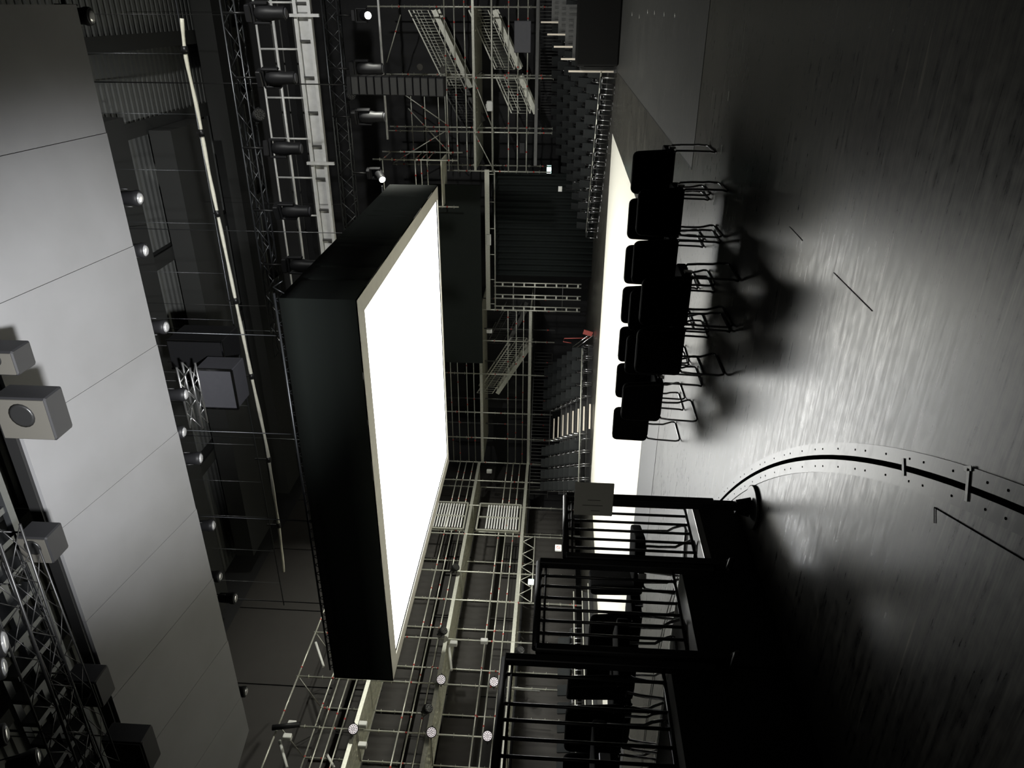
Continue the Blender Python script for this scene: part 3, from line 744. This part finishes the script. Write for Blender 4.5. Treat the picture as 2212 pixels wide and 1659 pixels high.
for p_, q_ in (((-.4, 8.3), (-2.2, 9.0)), ((-3.0, 9.0), (-4.6, 6.6)), ((-4.9, 6.6), (-6.3, 9.0)), ((-5.9, 6.4), (-4.0, 8.2))): pipe(gr, 'brace', (p_[0], YG+.6, p_[1]), (q_[0], YG+.6, q_[1]), 1.2, r=.022)
# small side tower between truss and light box
YT = 32.8
gt = thing('scaffold_tower', 'small raised scaffold bay just right of the light box corner', 'scaffold')
xt = at(880, 345, 1, 31).x
for X in (xt, xt-1.9):
    for Y in (31, YT): pipe(gt, 'standard', (X, Y, 5.8), (X, Y, 9.3), 1)
for z in (8.9, 7.55, 7.3, 7.05): pipe(gt, 'guard_rail', (xt, 31, z), (xt-1.9, 31, z), 1, r=.024); pipe(gt, 'guard_rail', (xt, 31, z), (xt, YT, z), 1, r=.02)
b = MB()
for k in range(4): b.box(xt-1.9, xt, 31+k*.34, 31.3+k*.34, 6.45, 6.5)
b.build('deck_boards', deckm, gt)
# discs and boards on the right scaffold
for x, y, wd in ((907, 145, 'right one'), (957, 151, 'left one')):
    p = at(x, y, 1, 33.5); tag(MB().lathe([(.13, -.03), (.14, 0), (.13, .03)], 16, Matrix.Translation(p) @ Matrix.Rotation(rad(90), 4, 'X')).build('round_reflector', speakerw), 'round pale disc lamp above the line array tip, '+wd, 'disc lamp')
p0, p1 = at(1110, 45, 1, 32.5), at(1146, 115, 1, 32.5)
tag(MB().box(p1.x, p0.x, 32.76, 32.87, p1.z, p0.z, bev=.02).build('grey_board', boxgrey), 'plain grey board hung on the right scaffold beside the stairs', 'board')
p0, p1 = at(1122, 308, 1, 32.7), at(1134, 332, 1, 32.7)
tag(MB().box(p1.x, p0.x, 32.7, 32.85, p1.z, p0.z, bev=.02).build('small_speaker', blackp), 'small dark speaker on the left bay of the right scaffold', 'speaker')
p = at(1058, 229, 1, 32.6)
tag(MB().box(p.x-.2, p.x+.2, 32.5, 32.7, p.z-.13, p.z+.13, bev=.03).build('white_flood_lamp', whitem), 'white boxy flood lamp on the lower pole of the right scaffold', 'lamp')

# signs
def sign_box(x, y, ax, v, w_, h_, m, label, cat, name):
    p = at(x, y, ax, v)
    t = thing(name, label, cat, p)
    d = (w_/2, .03) if ax == 1 else (.03, w_/2)
    b = MB(); b.box(-d[0], d[0], -d[1], d[1], -h_/2, h_/2, bev=.008); b.build('housing', whitem, t)
    b = MB()
    if ax == 1: b.box(-w_/2+.02, w_/2-.02, -.036, -.031, -h_/2+.02, h_/2-.02)
    else: b.box(.031, .036, -w_/2+.02, w_/2-.02, -h_/2+.02, h_/2-.02)
    b.build('face', m, t)
    return t
sign_box(1186, 367, 1, 36.1, .45, .24, exitm, 'small glowing pale cyan exit lamp in the dark behind the right seats', 'exit sign', 'exit_lamp')
sign_box(1147, 1258, 0, XS+.06, .35, .25, exitm, 'small glowing pale cyan lamp on the left scaffold above the guard rail', 'exit sign', 'exit_lamp')
sign_box(1056, 518, 1, 32.82, .5, .2, tape, 'white and red notice plate on the girder over the curtain', 'notice', 'notice_plate')
sg = sign_box(1206, 1184, 0, -18, .34, .24, tape, 'small white notice with a round red prohibition mark, left side', 'notice', 'notice_plate')
p = sg.location
MB().tube([(0, 0, -.1), (0, 0, -p.z)], .015, 6).build('post', blackm, sg)
b = MB(); b.tube([(.04, .07*math.cos(k*.524), .07*math.sin(k*.524)) for k in range(12)], .008, 5, closed=True); b.bar((.04, -.05, -.05), (.04, .05, .05), .01, .012); b.build('mark', red, sg)
sg2 = sign_box(1210, 408, 1, 31.5, .22, .16, tape, 'small pale notice standing among the right rear seats', 'notice', 'notice_plate')
MB().tube([(0, 0, -.07), (0, 0, -sg2.location.z)], .015, 6).build('post', blackm, sg2)

# ------------------------------------------------------------------ back curtain
def curtain(x0, x1, Y, z0, z1, name, label, m=drape, amp=.07, lam=.28):
    b = MB(); n_ = int((x1-x0)/lam*8); vs = []
    for k in range(n_+1):
        X = x0+(x1-x0)*k/n_; yo = Y+amp*math.sin(2*math.pi*X/lam)+.03*math.sin(X*3.1)
        vs += [(X, yo, z0), (X, yo, z1), (X, yo+.02, z1), (X, yo+.02, z0)]
    b.add(vs, [[k*4+q_, k*4+(q_+1) % 4, k*4+4+(q_+1) % 4, k*4+4+q_] for k in range(n_) for q_ in range(4)], 0, True)
    return tag(b.build(name, m), label, 'curtain')
curtain(-11.3, -6.6, 33.3, 0, 4.6, 'black_curtain', 'tall pleated black curtain at the back between the seat blocks')
curtain(-20, 4, 36.2, 0, 14, 'black_curtain', 'wide black drape covering the far wall', wallm, .05, .9)

# ------------------------------------------------------------------ chairs
def frame_side(sx, m, r=.011):
    b = MB(); x = sx*.225; xb = sx*.215
    pts = [(x*.86, -.17, .43), (x*.98, -.20, .40), (x, -.215, .3), (x, -.235, .06), (xb, -.232, .022), (xb, -.205, .0115), (xb, 0, .0115), (xb, .19, .0115), (xb, .222, .022), (xb*1.0, .226, .05), (x*1.0, .20, .12), (x, .17, .17), (x, .165, .3), (x*.97, .165, .40), (x*.85, .15, .43)]
    b.tube(pts, r, 8); return b
def stage_chair(label):
    t = thing('stage_chair', label, 'chair', group=None)
    MB().cushion(.44, .44, .085, .06, lambda a, b, c: (a, b+.01, .455+c-.02*((b+.1)/.3)**2*(b < -.1))).build('seat', fabric, t)
    def bk(a, b, c):
        return (a*(1-.06*(b/.23)), -.225-.055*(b+.2)+.18*a*a-c, .635+b)
    bo = MB().cushion(.45, .43, .075, .055, bk).build('backrest', fabric, t)
    p = MB(); pts = []
    for cx, cy, a0 in ((.165, .155, 0), (-.165, .155, 90), (-.165, -.155, 180), (.165, -.155, 270)):
        for k in range(5):
            th = rad(a0+22.5*k); pts.append(bk(cx+.052*math.cos(th), cy+.052*math.sin(th), .036))
    p.tube(pts, .0028, 5, closed=True); p.build('piping', pipingm, bo)
    for s_ in (-1, 1): frame_side(s_, chrome).build('side_frame', chrome, t)
    for yb in (-.15, .13): MB().tube([(-.2, yb, .41), (.2, yb, .41)], .01, 6).build('cross_bar', blackm, t)
    for s_ in (-1, 1):
        b = MB(); b.bar((s_*.2, -.19, .43), (s_*.215, -.245, .52), .012, .045); b.box(s_*.235-.012, s_*.235+.012, -.12, -.06, .40, .47, bev=.004); b.build('bracket', chrome2, t)
    return t
order = {'near': [-2.35, -2.85], 'middle': [-1.79, -2.29, -2.78, -3.28, -3.84], 'far': [-1.57, -2.07, -2.57, -3.05, -3.53, -4.02, -4.6]}
YR = {'near': 6.55, 'middle': 7.45, 'far': 8.28}
cnt = {'near': ['right', 'left'], 'middle': ['rightmost', 'second from right', 'third from right', 'fourth from right', 'leftmost'],
       'far': ['rightmost', 'second from right', 'third from right', 'middle', 'third from left', 'second from left', 'leftmost']}
first = None
for row in ('near', 'middle', 'far'):
    for i, X in enumerate(order[row]):
        lab = 'black padded stage chair seen from behind, %s in the %s row' % (cnt[row][i], {'near': 'nearest', 'middle': 'middle', 'far': 'farthest'}[row])
        if first is None: first = stage_chair(lab); first['group'] = 'chairs standing on the stage'; o = first
        else: o = dup(first, (0, 0, 0), 0, lab)
        o.location = (X, YR[row]+random.uniform(-.02, .02), .0); o.rotation_euler = (0, 0, random.uniform(-.04, .04))
# ------------------------------------------------------------------ stepped platforms with guard rails, left
DX = -3.84
ordw = ['first', 'second', 'third', 'fourth']
DK = [(4.52, 5.42, .38), (3.58, 4.5, .58), (2.62, 3.56, .78), (.6, 2.6, .98)]
for i, (y0, y1, z) in enumerate(DK):
    t = thing('stage_platform', 'black stage platform with metal edge, %s step at the left' % ('lowest', 'second', 'third', 'highest')[i], 'platform', (0, 0, 0))
    MB().box(-9.2, DX, y0, y1, .002, z-.03).build('body', blackm, t)
    MB().box(-9.2, DX, y0, y1, z-.029, z).build('top', decktop, t)
    b = MB(); b.box(DX+.001, DX+.012, y0, y1, z-.05, z+.002); b.build('edge_profile', alu if i == 0 else blackm, t)
    b = MB(); b.box(-9.2, DX, y1+.001, y1+.012, z-.05, z+.002); b.build('front_edge', alu, t)
def guard(y0, y1, zb, zt, ys, zpost, label):
    X = -3.79; t = thing('guard_rail_panel', label, 'guard rail', (X, (y0+y1)/2, 0)); c = (y0+y1)/2
    for Y in (y0, y1): MB().box(-.03, .03, Y-c-.03, Y-c+.03, zpost, zt, bev=.006).build('post', blackm, t)
    MB().tube([(0, y0-c, zt), (0, y1-c, zt)], .026, 10).build('top_rail', blackm, t)
    MB().tube([(0, y0-c, zt-.05), (0, y1-c, zt-.05)], .01, 6).build('lower_top_rail', blackm, t)
    MB().tube([(0, y0-c, zb), (0, y1-c, zb)], .013, 8).build('bottom_rail', blackm, t)
    for Y in ys: MB().tube([(0, Y-c, zb), (0, Y-c, zt)], .011, 8).build('baluster', blackm, t)
    for Y in (y0,): 
        b = MB(); b.tube([(.0, Y-c, zpost+.05), (.05, Y-c, zpost), (.07, Y-c-.03, zpost+.02), (.05, Y-c-.1, zpost+.05), (.02, Y-c-.12, zpost+.06)], .02, 8); b.build('clamp', blackm, t)
    return t
yy = lambda xs, x: [at(x, y_, 0, -3.79).y for y_ in xs]
guard(4.52, 5.31, .46, 1.46, yy((1092, 1110, 1128, 1147, 1167, 1187), 1340), .2, 'black barred guard rail panel on the lowest platform, farthest one')
guard(3.59, 4.44, .66, 1.66, yy((1247, 1269, 1294, 1319, 1344, 1371), 1250), .35, 'black barred guard rail panel on the second platform, middle one')
guard(2.5, 3.49, .84, 1.855, yy((1462, 1526, 1561, 1601, 1640), 1200), .5, 'black barred guard rail panel on the third platform, nearest one')
for X, Y, z, rz, wd in ((-4.22, 5.08, .38, -1.2, 'turned sideways behind the farthest guard rail'), (-4.75, 4.95, .38, -.1, 'on the lowest platform, second from the guard rail'), (-5.3, 4.95, .38, .05, 'on the lowest platform, third from the guard rail'), (-5.9, 4.95, .38, 0, 'on the lowest platform, farthest left'),
                        (-4.28, 4.02, .58, -.5, 'on the second platform beside its guard rail'), (-4.83, 4.05, .58, 0, 'on the second platform, second from the guard rail'), (-5.38, 4.05, .58, .05, 'on the second platform at the picture edge')):
    dup(first, (X, Y, z), rz, 'black padded chair '+wd, 'chairs on the stepped platforms')
for k in range(12):
    r_, c_ = k//4, k % 4
    dup(first, (-4.3-.55*c_, (3.1, 2.1, 1.3)[r_], (.78, .98, .98)[r_]), random.uniform(-.1, .1), 'black padded chair on the upper platforms, %s row, %s from the rail' % (ordw[r_], ordw[c_]), 'chairs on the stepped platforms')

# ------------------------------------------------------------------ sign on a pole
t = thing('sign_stand', 'grey sign board on a square black pole with flat round base', 'sign stand', tuple(at(1629, 1096, 2, 0)), 0)
MB().lathe([(.17, 0), (.175, .012), (.174, .022), (.165, .026)], 36).build('base', standm, t)
MB().box(-.03, .03, -.02, .02, .02, 1.16, bev=.004).build('pole', blackm, t)
b = MB(); b.bar((-.03, 0, .14), (-.03-.03, 0, .03), .05, .03); b.bar((.03, 0, .14), (.06, 0, .03), .05, .03); b.build('foot', blackm, t)
b = MB(); b.box(-.12, .19, -.035, -.021, 1.10, 1.405, bev=.004); sb = b.build('board', signm, t)
b = MB()
for x0, z0, z1 in ((-.02, 1.18, 1.34), (.03, 1.2, 1.3), (-.07, 1.2, 1.27)): b.box(x0-.002, x0+.002, -.0365, -.0355, z0, z1)
b.build('scratches', blackm, sb)

# ------------------------------------------------------------------ audience seating
def aud_chair(label):
    t = thing('audience_chair', label, 'chair', group='audience chairs')
    MB().cushion(.44, .42, .06, .04, lambda a, b, c: (a, b, .45+c)).build('seat', seatgrey, t)
    MB().cushion(.41, .40, .045, .03, lambda a, b, c: (a, -.21-.12*(b+.2)-c, .66+b)).build('backrest', seatgrey, t)
    b = MB()
    for s_ in (-1, 1):
        x = s_*.23
        b.tube([(x, -.2, .0), (x, -.22, .42), (x, -.24, .5)], .011, 6); b.tube([(x, .22, 0), (x, .19, .42)], .011, 6); b.tube([(x, .22, .012), (x, -.2, .012)], .011, 6)
    b.tube([(-.24, .2, .42), (.24, .2, .42)], .009, 6)
    b.build('frame', audm, t)
    return t
af = None
def aud(loc, rz, label, grp):
    global af
    if af is None: af = aud_chair(label); af.location = loc; af.rotation_euler = (0, 0, rz); af['group'] = grp; return af
    return dup(af, loc, rz, label, grp)
ordn = ['first', 'second', 'third', 'fourth', 'fifth', 'sixth', 'seventh', 'eighth', 'ninth', 'tenth', 'eleventh', 'twelfth', 'thirteenth', 'fourteenth']
def block(P0, P1, nseat, rows, rise, depth, side, skip=()):
    P0, P1 = Vector(P0), Vector(P1); d = (P1-P0).normalized(); L_ = (P1-P0).length
    back = Vector((d.y, -d.x)) if Vector((d.y, -d.x)).y > 0 else Vector((-d.y, d.x))
    fz = math.atan2(-back.y, -back.x)-math.pi/2       # chair +Y looks to the stage
    for k in range(rows):
        z = rise*k; o = P0+back*depth*k
        if k:
            t = thing('seating_riser', 'black seating riser of the %s block, %s step from the front' % (side, ordn[k-1]), 'riser')
            a = o-back*.35-d*.35; c = a+d*(L_+.7); e = c+back*depth; g = a+back*depth
            vs = [(q_.x, q_.y, zz) for zz in (.0, z-.005) for q_ in (a, c, e, g)]
            MB().add(vs, [[3, 2, 1, 0], [4, 5, 6, 7], [0, 1, 5, 4], [1, 2, 6, 5], [2, 3, 7, 6], [3, 0, 4, 7]]).build('body', blackm, t)
            b = MB(); b.bar((a.x-back.x*.012, a.y-back.y*.012, z-.03), (c.x-back.x*.012, c.y-back.y*.012, z-.03), .02, .04); b.build('nosing', steel_dim, t)
        for i in range(nseat):
            if i in skip: continue
            q_ = o+d*L_*(i/(nseat-1))
            aud((q_.x, q_.y, z), fz, 'dark audience chair, %s block, %s row, %s from the %s' % (side, ordn[k], ordn[i], 'picture\'s right side' if side == 'right' else 'centre gap'), '%s block audience chairs' % side)
    return d, back
dR, bR = block((-2.0, 24.6), (-8.2, 30.0), 13, 6, .24, .92, 'right')
dL, bL = block((-12.75, 28.1), (-17.2, 24.9), 11, 7, .2, .85, 'left', skip=(4, 5, 6))
# front kick rails of both blocks
for (P, Q, wd) in (((-1.8, 24.25), (-8.2, 29.75), 'right'), ((-12.5, 27.85), (-17.4, 24.45), 'left')):
    tag(MB().tube([(P[0], P[1], .47), (Q[0], Q[1], .47)], .022, 8).build('row_rail', steel), 'pale steel rail along the front row of the %s seating block' % wd, 'rail')
# aisle steps in the left block
L_ = (Vector((-17.2, 24.9))-Vector((-12.75, 28.1))).length
t = thing('aisle_steps', 'pale edged aisle steps climbing through the left seating block', 'steps')
for k in range(8):
    o = Vector((-12.75, 28.1))+bL*(.85*k-.5)+dL*L_*.5
    a, c = o-dL*.5, o+dL*.5
    MB().bar((a.x, a.y, .2*k+.1), (c.x, c.y, .2*k+.1), .05, .06).build('step', cream, t)
b = MB()
for k in range(6):
    o = Vector((-12.75, 28.1))+bL*(.85*k)+dL*(L_*.5+.66)
    b.tube([(o.x, o.y, .2*k+.1), (o.x, o.y, .2*k+.85)], .02, 6)
b.build('handrail_posts', chrome2, t)
# aisle stairs at the right end of the right block: pale parapet rails stepping up
for k in range(5):
    o = Vector((-1.7, 24.2))+bR*(.95*k+.1)-dR*(.2)
    t = thing('aisle_parapet', 'pale edged low parapet at the right end of the seat rows, %s from the front' % ordn[k], 'parapet')
    z = .24*k
    a = at(1244-15.5*k, 154-26.5*k, 1, 24.3+.9*k)
    b = MB(); b.bar((a.x, a.y, z+.1), (a.x, a.y, z+1.45), .05, .08); b.build('edge', cream, t)
    b = MB(); b.box(a.x-.05, a.x+1.2, a.y+.1, a.y+.16, z, z+1.1)
    for q_ in range(7): b.box(a.x+.1+q_*.16, a.x+.12+q_*.16, a.y+.06, a.y+.1, z+.1, z+1.0)
    b.build('slats', steel_dim, t)
# dark railing behind the last rows
for side, P, d, L2 in (('right', Vector((-1.2, 25.0))+bR*6.2, dR, 10.5), ('left', Vector((-11.8, 28.8))+bL*6.6, dL, 7.2)):
    t = thing('rear_railing', 'dim comb-like railing behind the top row of the %s block' % side, 'railing')
    z0 = 1.5; b = MB(); Q = P+d*L2
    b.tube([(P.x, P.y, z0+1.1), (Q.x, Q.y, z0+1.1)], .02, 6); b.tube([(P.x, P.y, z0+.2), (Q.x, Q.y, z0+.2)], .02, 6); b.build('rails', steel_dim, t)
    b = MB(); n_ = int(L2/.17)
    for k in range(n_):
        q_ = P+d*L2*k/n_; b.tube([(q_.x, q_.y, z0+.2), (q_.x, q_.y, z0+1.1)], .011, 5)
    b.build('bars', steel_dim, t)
# audience chairs under the left scaffold seen through the guard rails, on a low ledge
tag(MB().box(-20.9, -18.3, 10.5, 20, .002, .3).build('side_ledge', blackm), 'low black ledge under the left scaffold carrying a row of chairs', 'ledge')
for k in range(12):
    aud((-18.9, 11.2+.66*k, .3), math.radians(-90), 'dark audience chair in the side row under the left scaffold, %s from the near end' % ordn[k], 'side row chairs')
for z, X in ((.31, -18.25), (.12, -17.9), (.6, -18.3)):
    tag(MB().tube([(X, 10.5, z+.05), (X, 20, z+.05)], .022, 6).build('edge_rail', steel), 'long pale edge rail in front of the side row of chairs, %s' % {.31: 'middle', .12: 'lowest', .6: 'highest'}[z], 'rail')
# red folding barrier by the left block
t = thing('folded_barrier', 'red and white folded barrier leaning at the end of the left seats', 'barrier')
a = at(1283, 722, 1, 28.6); a.z = 0
b = MB(); b.bar((a.x, 28.6, .05), (a.x+.1, 28.6, .42), .2, .04); b.build('panel', redcord, t)
b = MB(); b.tube([(a.x+.1, 28.6, .02), (a.x-.65, 28.7, .85)], .02, 6); b.tube([(a.x-.05, 28.6, .02), (a.x-.75, 28.7, .75)], .02, 6); b.build('bars', chrome2, t)
b = MB(); b.tube([(a.x-.2, 28.65, .2), (a.x-.25, 28.65, 1.2), (a.x-.4, 28.65, 1.25), (a.x-.45, 28.65, .9)], .02, 6); b.build('strap', redcord, t)
# dark covered object at the far right edge of the seats
p = at(1295, 60, 1, 24)
b = MB(); b.box(p.x-1.0, 4.5, 23.6, 25.5, .002, 1.25, bev=.05)
tag(b.build('covered_case', fabric), 'large black covered case at the far right by the seats', 'case')
p = at(1270, 128, 1, 23.9); tag(MB().box(p.x-.07, p.x+.07, 23.8, 23.95, p.z-.12, p.z+.16, bev=.02).build('white_sign_stick', whitem), 'small bright white card on a post beside the front right seats', 'card')
